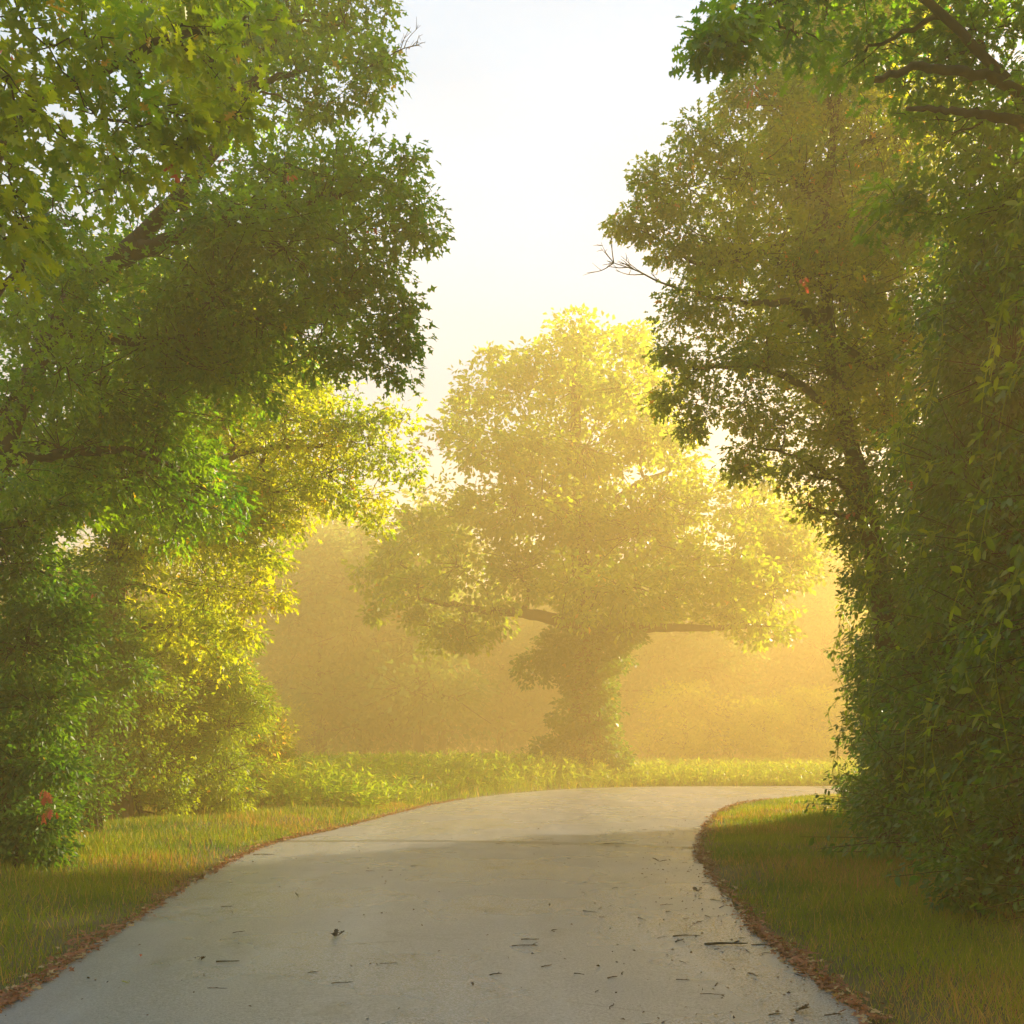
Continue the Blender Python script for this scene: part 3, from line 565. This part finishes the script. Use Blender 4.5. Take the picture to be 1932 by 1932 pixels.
# --- central oak with ivy trunk, beyond the bend
dF = 39.0; F_bl = []
for u, v, r in [(1090, 650, 55), (1075, 620, 26), (1130, 640, 30), (1195, 655, 42), (1215, 630, 22), (1010, 680, 46), (950, 690, 32), (925, 670, 16), (900, 735, 44), (980, 740, 70), (1080, 740, 85), (1180, 740, 75), (870, 790, 46), (840, 820, 34), (820, 850, 26), (900, 850, 55), (990, 840, 80), (1100, 850, 90), (1220, 820, 80), (1270, 860, 50), (1250, 740, 40),
                (1000, 960, 100), (880, 970, 75), (800, 1010, 60), (740, 1050, 55), (690, 1080, 34), (720, 1120, 40), (790, 1100, 60), (880, 1080, 80), (980, 1080, 80), (1100, 980, 110), (1210, 1000, 110), (1300, 960, 85), (1400, 960, 75), (1470, 1000, 65), (1500, 1060, 50), (1460, 1110, 70), (1380, 1080, 80), (1290, 1080, 90), (1440, 1180, 55), (1480, 1190, 32), (1370, 1160, 45), (1310, 1170, 26), (1250, 1150, 45), (1180, 1110, 85), (1090, 1110, 80),
                (820, 1180, 44), (840, 1220, 30), (880, 1190, 46), (800, 1150, 40), (700, 1160, 20), (930, 1150, 45), (1520, 960, 40), (1540, 1020, 34), (1450, 900, 40)]:
    c0 = P(u, v, dF)
    reach = math.sqrt(max(.1, 1 - ((u - 1100) / 460) ** 2)) * 4.6
    for s_ in (-1, 1):
        F_bl.append(bl(u, v, r * (1 if s_ < 0 else .9), dF + s_ * reach * rng.uniform(.15, .9) if r > 40 else dF + rng.uniform(-1, 1)))
        if r <= 40: break
pF = [P(1110, 1478, dF), P(1108, 1350, dF), P(1105, 1220, dF), P(1100, 1100, dF), P(1080, 950, dF), P(1090, 800, dF), P(1085, 680, dF)]
pF[0][2] = 0
ivF = [(P(1105, 1230, dF), (1.6, 1.5, 1.7), 220), (P(1110, 1330, dF), (1.3, 1.3, 1.9), 220), (P(1100, 1420, dF), (1.6, 1.4, 1.2), 190), (P(1005, 1265, dF), (.8, .8, .75), 26), (P(1045, 1235, dF), (.8, .8, .8), 45), (P(1040, 1430, dF), (1.1, 1, .8), 80), (P(1150, 1440, dF), (.8, 1, .9), 70), (P(1170, 1190, dF), (.9, .9, .8), 60)]
treeF, nF = grow('oak_tree', 'big round oak standing in golden haze beyond the bend, its trunk wrapped in ivy', 'tree', pF[0],
    [(pF, .75, .12), ([P(1100, 1190, dF), P(1010, 1160, dF - 1), P(900, 1150, dF - 1.5), P(790, 1130, dF - 1)], .32, .06), ([P(1105, 1200, dF), P(1200, 1185, dF), P(1330, 1185, dF - .6), P(1440, 1180, dF)], .30, .06),
     ([P(1095, 1010, dF), P(1180, 930, dF), P(1260, 890, dF), P(1330, 860, dF)], .22, .04), ([P(1085, 960, dF), P(1000, 900, dF), P(920, 860, dF)], .2, .04), ([P(1095, 1080, dF), P(1150, 1040, dF + 2), P(1200, 980, dF + 3)], .25, .06)],
    F_bl, M['oakback'], RHOMB, .25, .50, 24, .55, gap=.30, ivy=ivF, ivymat=M['shrubdark'])

# --- far trees in the haze
def far_proto(name, label, seed, mat, h=11, wd=5, leaf=.34):
    rg = np.random.default_rng(seed); bs = []
    for k in range(17):
        z = h * rg.uniform(.16, .88); f = math.sin(math.pi * min(1, (z / h) * .82 + .14)) 
        a = rg.uniform(0, 6.28); q = wd * .62 * f * rg.random() ** .5
        r_ = wd * rg.uniform(.24, .42)
        bs.append((np.array([math.cos(a) * q, math.sin(a) * q, z]), np.array([r_, r_, r_ * .85])))
    return grow(name, label, 'tree', (0, 0, 0), [([(0, 0, 0), (.1, .1, h * .4), (0, .2, h * .8)], .28, .06)], bs, mat, RHOMB, leaf, .8, 20, .8, group='trees beyond the field', gap=.15)[0]
def copy_tree(o):
    c = o.copy(); COL.objects.link(c)
    for ch in list(o.children):
        d = ch.copy(); COL.objects.link(d); d.parent = c
    return c
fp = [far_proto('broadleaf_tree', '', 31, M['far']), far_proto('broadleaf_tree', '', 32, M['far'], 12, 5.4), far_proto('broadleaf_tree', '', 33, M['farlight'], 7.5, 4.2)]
used = set()
SHARED = 'dim broadleaf tree in the far wood, fading into haze'
spots = [  # u, distance, scale, which, label
    (610, 62, 1.25, 0, 'pale topped tree in haze just right of the sunlit left boughs'),
    (510, 58, .62, 2, 'small pale bush in haze beyond the left corner bush'),
    (545, 57, .45, 2, 'lowest pale bush in haze beyond the left corner bush'),
    (1290, 56, .75, 2, 'pale yellow tree right of the ivy trunk in the haze'),
    (1370, 60, .95, 1, 'taller hazy tree in the middle of the gap right of the ivy trunk'),
    (1440, 55, .55, 2, 'small bright bush low in the gap right of the ivy trunk'),
    (1530, 57, .70, 2, 'bright small tree beside the right hedge in the haze'),
    (1560, 66, 1.15, 0, 'tall hazy tree half hidden by the right hedge'),
    (1250, 63, .9, 0, 'hazy tree directly right of the ivy trunk, behind the pale one'),
    (790, 60, 1.42, 1, 'high hazy tree at the skyline between the left boughs and the big oak')]
spots += [(690, 64, 1.5, 0, 'tall pale hazy tree behind the left tips of the big oak crown'), (590, 70, 1.62, 0, 'tallest hazy tree seen under the sunlit left boughs'),
          (1540, 68, 1.5, 1, 'tall golden hazy tree between the big oak and the right hedge'), (1420, 74, 1.35, 0, 'hazy tree behind the right half of the big oak crown')]
for k in range(26):
    spots.append((int(-300 + k * 95 + rng.uniform(-30, 30)), rng.uniform(70, 84), rng.uniform(.95, 1.35), int(rng.integers(0, 2)), SHARED))
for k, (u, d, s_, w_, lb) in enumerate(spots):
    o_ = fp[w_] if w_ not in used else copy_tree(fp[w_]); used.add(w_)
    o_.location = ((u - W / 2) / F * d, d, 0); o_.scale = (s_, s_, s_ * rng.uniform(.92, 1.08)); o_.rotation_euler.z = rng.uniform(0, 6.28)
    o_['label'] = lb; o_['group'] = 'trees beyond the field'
# wood mass behind them on the slope
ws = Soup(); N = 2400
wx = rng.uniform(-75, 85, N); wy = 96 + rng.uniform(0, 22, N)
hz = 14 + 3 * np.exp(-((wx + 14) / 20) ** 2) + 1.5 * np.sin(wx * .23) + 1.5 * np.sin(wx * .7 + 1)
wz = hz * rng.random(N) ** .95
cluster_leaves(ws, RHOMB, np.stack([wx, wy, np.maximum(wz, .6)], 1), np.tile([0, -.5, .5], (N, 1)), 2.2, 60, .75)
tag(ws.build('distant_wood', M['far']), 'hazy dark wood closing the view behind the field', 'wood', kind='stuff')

# ------------------------------------------------------------------ grass and weeds
BLADE = (np.array([(-.035, 0, 0), (.035, 0, 0), (.028, .45, .03), (-.028, .45, .03), (0, 1, .2)], float), [[0, 1, 2, 3], [3, 2, 4]])
def blades(soup, x, y, h, wscale, lean=.35, rdv=None, z=None):
    n_ = len(x); z = height(x, y, rdv) if z is None else z
    pos = np.stack([x, y, z - .01], 1)
    ax = np.concatenate([rng.normal(size=(n_, 2)) * lean, np.ones((n_, 1))], 1)
    nr = np.concatenate([rng.normal(size=(n_, 2)), np.zeros((n_, 1)) + .1], 1)
    tv = BLADE[0].copy()
    y_ = unit(ax); x_ = unit(np.cross(y_, nr)); z_ = np.cross(x_, y_)
    v = pos[:, None] + h[:, None, None] * (y_[:, None] * tv[None, :, 1:2] + z_[:, None] * tv[None, :, 2:3]) + (h ** .3 * wscale)[:, None, None] * x_[:, None] * tv[None, :, 0:1]
    idx = np.array([0, 1, 2, 3, 3, 2, 4])
    soup.add(v.reshape(-1, 3), (np.arange(n_)[:, None] * 5 + idx[None]).ravel(), np.tile([4, 3], n_))

def patch(n_, xlo, xhi, ylo, yhi, dmin, dmax, power=1.0):
    """random points outside the road, thinner with distance"""
    q = rng.random(n_) ** power
    y = ylo * (yhi / ylo) ** q if ylo > 0 else ylo + (yhi - ylo) * q
    x = rng.uniform(xlo, xhi, n_)
    rd_ = road_dist(np.stack([x, y], 1)); k = (rd_ > dmin) & (rd_ < dmax)
    # only what lies inside a generous view wedge
    k &= np.abs(x) < y * .62 + 2.5
    return x[k], y[k], rd_[k]
gs = Soup(); dryS = Soup()
for (n_, xlo, xhi, ylo, yhi, dmax) in [(330000, -11, -2.2, 4, 36, 7), (330000, 1.8, 11, 4, 31, 7)]:
    x, y, r_ = patch(n_, xlo, xhi, ylo, yhi, -.09, dmax)
    keepp = rng.random(len(x)) < np.clip((r_ + .12 * np.sin(x * 5 + y * 3.3) * np.sin(y * 2.1)) / .28 + .25, 0, 1) * np.clip(.75 + .5 * np.sin(x * 1.9 + np.sin(y * 1.3)) * np.sin(y * 1.1 + x * .4), .3, 1)
    x, y, r_ = x[keepp], y[keepp], r_[keepp]
    tuft = .6 + .4 * np.sin(x * 3.1 + np.sin(y * 2.3) * 2) * np.sin(y * 2.7 + x)
    h = (.045 + .065 * rng.random(len(x)) * (.6 + tuft)) * np.clip(.55 + r_ * .8, .5, 1.25)
    wsc = .085 + .011 * y
    dr = rng.random(len(x)) < .04 + .38 * (np.sin(x * .9 + 2 + np.sin(y)) * np.sin(y * .9 + .5 + .6 * np.sin(x * 1.7)) > .3) + .15 * (r_ < .3)  # dry blades, with patches thickened to paint sunlit gold on the grass
    blades(gs, x[~dr], y[~dr], h[~dr], wsc[~dr], rdv=r_[~dr])
    blades(dryS, x[dr], y[dr], h[dr] * 1.15, wsc[dr] * .8, rdv=r_[dr])
# tall stray stalks
for (n_, xlo, xhi, ylo, yhi) in [(1000, -9, -3, 5, 30), (500, 2, 9, 5, 30)]:
    x, y, r_ = patch(n_, xlo, xhi, ylo, yhi, .15, 5)
    blades(dryS, x, y, rng.uniform(.14, .36, len(x)), np.full(len(x), .10) + .008 * y, .22, r_)
tag(gs.build('verge_grass', M['grass']), 'green grass on both verges of the road', 'grass', kind='stuff')
tag(dryS.build('dry_sunlit_grass', M['grassdrysun']), 'straw coloured dry grass and sunlit gold tint among the green on the verges', 'grass', kind='stuff')
# tall weeds beyond the outer bend and out into the field
wd = Soup()
def weeds(n_, xlo, xhi, ylo, yhi, hmin, hmax, dmin, dmax, leaf):
    x = rng.uniform(xlo, xhi, n_); y = rng.uniform(ylo, yhi, n_); r_ = road_dist(np.stack([x, y], 1))
    k = (r_ > dmin) & (r_ < dmax) & (y > 20) & ((x < 3) | (y > 33)); x, y, r_ = x[k], y[k], r_[k]
    h = rng.uniform(hmin, hmax, len(x)) * np.clip(.35 + (r_ - dmin) * .5, .3, 1)
    z = height(x, y, r_)
    p_ = np.stack([x, y, z], 1); tp = p_ + np.stack([rng.normal(size=len(x)) * .08, rng.normal(size=len(x)) * .08, h], 1)
    tt = np.linspace(0, 1, 3)[None, :, None]; tubes(wd, p_[:, None] * (1 - tt) + tp[:, None] * tt, np.full((len(x), 3), .006), 3)
    per = 12; f = rng.random((len(x), per))[..., None] ** .8
    pos = (p_[:, None] * (1 - f) + tp[:, None] * f).reshape(-1, 3)
    d = rdir(len(pos)); d[:, 2] = np.abs(d[:, 2]) * .6 + .15
    scatter(wd, LANCE, pos, d, unit(np.array([0, 0, 1.]) + rdir(len(pos)) * .4), leaf * rng.uniform(.6, 1.2, len(pos)))
weeds(9000, -13, 3.5, 23, 42, .65, 1.1, .8, 9, .22)
weeds(2600, 2, 22, 36, 43, .35, .65, .35, 7, .20)
weeds(5000, -26, 34, 42, 60, .4, .7, 5, 60, .28)
tag(wd.build('tall_weeds', M['weed']), 'tall weeds with sunlit brightness in their green, beyond the bend and in the field', 'weeds', kind='stuff')
bl_ = Soup(); x, y, r_ = patch(60000, -14, 20, 26, 46, .1, 10)
k = (y > 34) | (x < 2); x, y, r_ = x[k], y[k], r_[k]
blades(bl_, x, y, rng.uniform(.25, .5, len(x)) * np.clip(.3 + r_, .4, 1), np.full(len(x), .35), .3, r_)
tag(bl_.build('bend_grass', M['grass']), 'longer grass at the foot of the weeds outside the bend', 'grass', kind='stuff')
fg = Soup(); n_ = 40000
x = rng.uniform(-34, 44, n_); y = rng.uniform(42, 74, n_)
blades(fg, x, y, rng.uniform(.25, .5, n_), np.full(n_, .9), .4, z=np.full(n_, .1))
tag(fg.build('field_grass', M['grass']), 'hazy grass field between the bend and the wood', 'grass', kind='stuff')

# ------------------------------------------------------------------ fallen leaves and twigs
lf = Soup()
for C_, side, cnt in ((Lc, -1, 3000), (Rc, 1, 3200)):
    ii = np.where((C_[:, 1] > 4.5) & (C_[:, 1] < 28) & (np.abs(C_[:, 0]) < 8))[0]
    k = rng.choice(ii, cnt); off = np.abs(rng.normal(size=cnt)) * .075 * (.35 + .65 * (np.sin(C_[k, 1] * 2.7 + side) * np.sin(C_[k, 1] * .9) + .8)) - .03
    x = C_[k, 0] + side * off + rng.normal(size=cnt) * .03; y = C_[k, 1] + rng.uniform(-.15, .15, cnt)
    z = np.full(cnt, .022) + rng.random(cnt) * .02 + .03 * np.clip(off, 0, 1)
    ax = unit(np.concatenate([rng.normal(size=(cnt, 2)), rng.normal(size=(cnt, 1)) * .25], 1))
    scatter(lf, LOBED, np.stack([x, y, z], 1), ax, unit(np.array([0, 0, 1.]) + rng.normal(size=(cnt, 3)) * .35), rng.uniform(.02, .085, cnt))
tag(lf.build('fallen_leaves', M['litter']), 'reddish fallen leaves gathered along both road edges', 'fallen leaves', kind='stuff')
cr = Soup(); cnt = 1500
y = 5 + 24 * rng.random(cnt) ** 1.3; x = rng.uniform(-3.6, 4.6, cnt); x = np.where(rng.random(cnt) < .55, np.interp(y, Rc[:, 1][:300], Rc[:, 0][:300]) - np.abs(rng.normal(size=cnt)) * .7, x)
r_ = road_dist(np.stack([x, y], 1)); k = r_ < -.05; x, y, r_ = x[k], y[k], r_[k]
def road_z(x, y):
    """height of the road surface"""
    dl = np.sqrt(((np.stack([x, y], 1)[:, None] - Lc[None]) ** 2).sum(-1)).min(1); dr_ = np.sqrt(((np.stack([x, y], 1)[:, None] - Rc[None]) ** 2).sum(-1)).min(1)
    t = dl / (dl + dr_); return .012 + .05 * (1 - (2 * t - 1) ** 2)
zz = road_z(x, y) + .006
ax = unit(np.concatenate([rng.normal(size=(len(x), 2)), rng.normal(size=(len(x), 1)) * .3], 1))
scatter(cr, RHOMB, np.stack([x, y, zz], 1), ax, unit(np.array([0, 0, 1.]) + rng.normal(size=(len(x), 3)) * .5), rng.uniform(.010, .035, len(x)))
tag(cr.build('road_crumbs', M['darkleaf']), 'scattered crumbs of leaf and bark on the asphalt', 'leaf litter', kind='stuff')

def on_road(u, v):
    d = EYE * F / (v - HV); x = (u - W / 2) / F * d
    z = float(road_z(np.array([x]), np.array([d]))[0]); 
    d = (EYE - z) * F / (v - HV); x = (u - W / 2) / F * d
    return np.array([x, d, z])
def twig(u, v, length, ang, r, label, group='twigs lying on the road', fork=0, seed=0):
    b = on_road(u, v); rg = np.random.default_rng(seed + int(u) * 7 + int(v))
    root_loc = b.copy(); s = Soup(); d = np.array([math.cos(ang), math.sin(ang), 0.])
    pr = np.array([-d[1], d[0], 0])
    pts = [b - d * length / 2 + [0, 0, r], b - d * length * .15 + pr * length * rg.uniform(-.08, .08) + [0, 0, r * 1.6], b + d * length * .2 + pr * length * rg.uniform(-.08, .08) + [0, 0, r * 1.3], b + d * length / 2 + [0, 0, r * 1.1]]
    c_ = spline(pts, 9); tubes(s, c_[None], np.linspace(r, r * .5, 9)[None] * (1 + .12 * rg.normal(size=(1, 9))), 6)
    for k in range(fork):
        i = rg.integers(2, 7); a2 = ang + rg.choice([-1, 1]) * rg.uniform(.4, .9); e = c_[i] + np.array([math.cos(a2), math.sin(a2), .1]) * length * rg.uniform(.2, .4)
        q = spline([c_[i], (c_[i] + e) / 2 + [0, 0, .004], e], 5); tubes(s, q[None], np.linspace(r * .6, r * .35, 5)[None], 5)
    v_ = np.concatenate(s.v) - root_loc
    o_ = make_mesh('twig', v_, np.concatenate(s.i), np.concatenate(s.l), M['twig']); o_.location = root_loc
    return tag(o_, label, 'twig', group)
NAMED = [(430, 1815, .16, .1, .006, 'stout twig lying left of centre on the near road', 0), (498, 1563 + 50, .30, .0, .006, 'long twig by the left road edge near the dark seam', 0),
         (1000, 1773, .14, .05, .005, 'straight twig right of centre, uppermost of a small cluster', 0), (990, 1785, .20, .08, .004, 'forked thin twig in the middle of the small cluster', 2),
         (1370, 1783, .34, .1, .010, 'thick ragged stick reaching the right road edge', 3), (1455, 1785, .30, -.1, .006, 'forked stick half in the right verge', 3),
         (1295, 1767, .22, .1, .006, 'twig above the forked one near the right edge', 0), (1282, 1776, .12, .9, .006, 'small bent forked twig near the right edge', 2),
         (916, 1720, .07, 1.4, .004, 'short twig standing on end in mid road', 0), (1160, 1592, .35, .05, .006, 'thin long twig just past the road seam', 0)]
for i, (u, v, L_, a, r, lb, fk) in enumerate(NAMED): twig(u, v, L_, a, r, lb, fork=fk, seed=i)
rg = np.random.default_rng(77); cnt = 0; placed = []
while cnt < 85:
    v = 1500 + 420 * rg.random() ** .9; uR = np.interp(v, [1521, 1557, 1605, 1634, 1678, 1722, 1784, 1839, 1930], [1365, 1336, 1317, 1332, 1361, 1390, 1463, 1518, 1664])
    uL = np.interp(v, [1500, 1535, 1580, 1637, 1751, 1851, 1910], [936, 750, 540, 413, 232, 86, 0])
    u = uR - abs(rg.normal()) * 160 if rg.random() < .6 else rg.uniform(uL, uR)
    if u < uL + 15 or u > uR - 4: continue
    if any(abs(u - a) < 14 and abs(v - b) < 5 for a, b in placed + [(q[0], q[1]) for q in NAMED]): continue
    placed.append((u, v)); cnt += 1
    twig(u, v, rg.uniform(.04, .15), rg.uniform(-1.5, 1.5), rg.uniform(.002, .0045), 'small dark twig lying on the asphalt', fork=int(rg.random() < .3), seed=900 + cnt)

def leaf_thing(u, v, size, mat, label, curl=.5, n_=1, seed=0, name='leaf'):
    b = on_road(u, v); rg = np.random.default_rng(seed); s = Soup()
    for k in range(n_):
        a = rg.uniform(0, 6.28); ax = np.array([[math.cos(a), math.sin(a), curl * rg.uniform(.2, 1)]])
        h = [(.06, .08), (.17, .22), (.10, .32), (.30, .44), (.17, .55), (.33, .70), (.16, .76), (.17, .93)]
        scatter(s, leaf_template(h, .9 * curl + .2, .35 * curl), (b + [rg.uniform(-.02, .02) * (n_ > 1), rg.uniform(-.02, .02) * (n_ > 1), .004])[None], ax, np.array([[0, 0, 1.]]) + rg.normal(size=(1, 3)) * .2, np.array([size * rg.uniform(.8, 1.1)]))
    st = spline([b + [0, 0, .004], b + [.01, 0, size * .4], b + [-.012, 0, size * .75 * curl]], 5); tubes(s, st[None], np.full((1, 5), .0012), 4)
    v_ = np.concatenate(s.v) - b
    o_ = make_mesh(name, v_, np.concatenate(s.i), np.concatenate(s.l), mat); o_.location = b
    return tag(o_, label, 'fallen leaf', 'single leaves lying on the road')
leaf_thing(633, 1768, .085, M['darkleaf'], 'largest curled dark brown leaf on the road, left of centre', .7, 3, 3)
leaf_thing(375, 1812, .06, M['darkleaf'], 'curled dark leaf left of the stout twig', .6, 2, 4)
leaf_thing(265, 1806, .05, M['red'], 'small reddish leaf near the left road edge', .5, 1, 5)
leaf_thing(242, 1856, .05, M['redshrub'], 'orange leaf lowest on the left side of the road', .4, 1, 6)
leaf_thing(563, 1693, .06, M['darkleaf'], 'small brown leaf on the left of the mid road', .7, 1, 7)
leaf_thing(1318, 1683, .09, M['darkleaf'], 'curled brown leaf beside the right verge', .35, 2, 8)
leaf_thing(1500, 1932 - 22, .09, M['darkleaf'], 'dark leaf at the bottom right of the road', .5, 2, 9)
leaf_thing(1242, 1626, .10, M['darkleaf'], 'brown leaf near the right edge just before the seam', .3, 2, 10)

# ------------------------------------------------------------------ morning haze
m, t, o = mat_base('haze')
pv = t.nodes.new('ShaderNodeVolumePrincipled')
pv.inputs['Color'].default_value = (1.0, .71, .27, 1); pv.inputs['Density'].default_value = .0142; pv.inputs['Anisotropy'].default_value = .42
t.links.new(pv.outputs[0], o.inputs['Volume'])
x0, x1, y0, y1, z0, z1 = -250, 250, -70, 270, -1.2, 20.5
hv = np.array([(x, y, z) for x in (x0, x1) for y in (y0, y1) for z in (z0, z1)], float)
hf = [0, 1, 3, 2, 4, 6, 7, 5, 0, 4, 5, 1, 2, 3, 7, 6, 0, 2, 6, 4, 1, 5, 7, 3]
tag(make_mesh('haze', hv, hf, [4] * 6, m, smooth=False), 'golden morning haze filling the air', 'haze', kind='stuff')
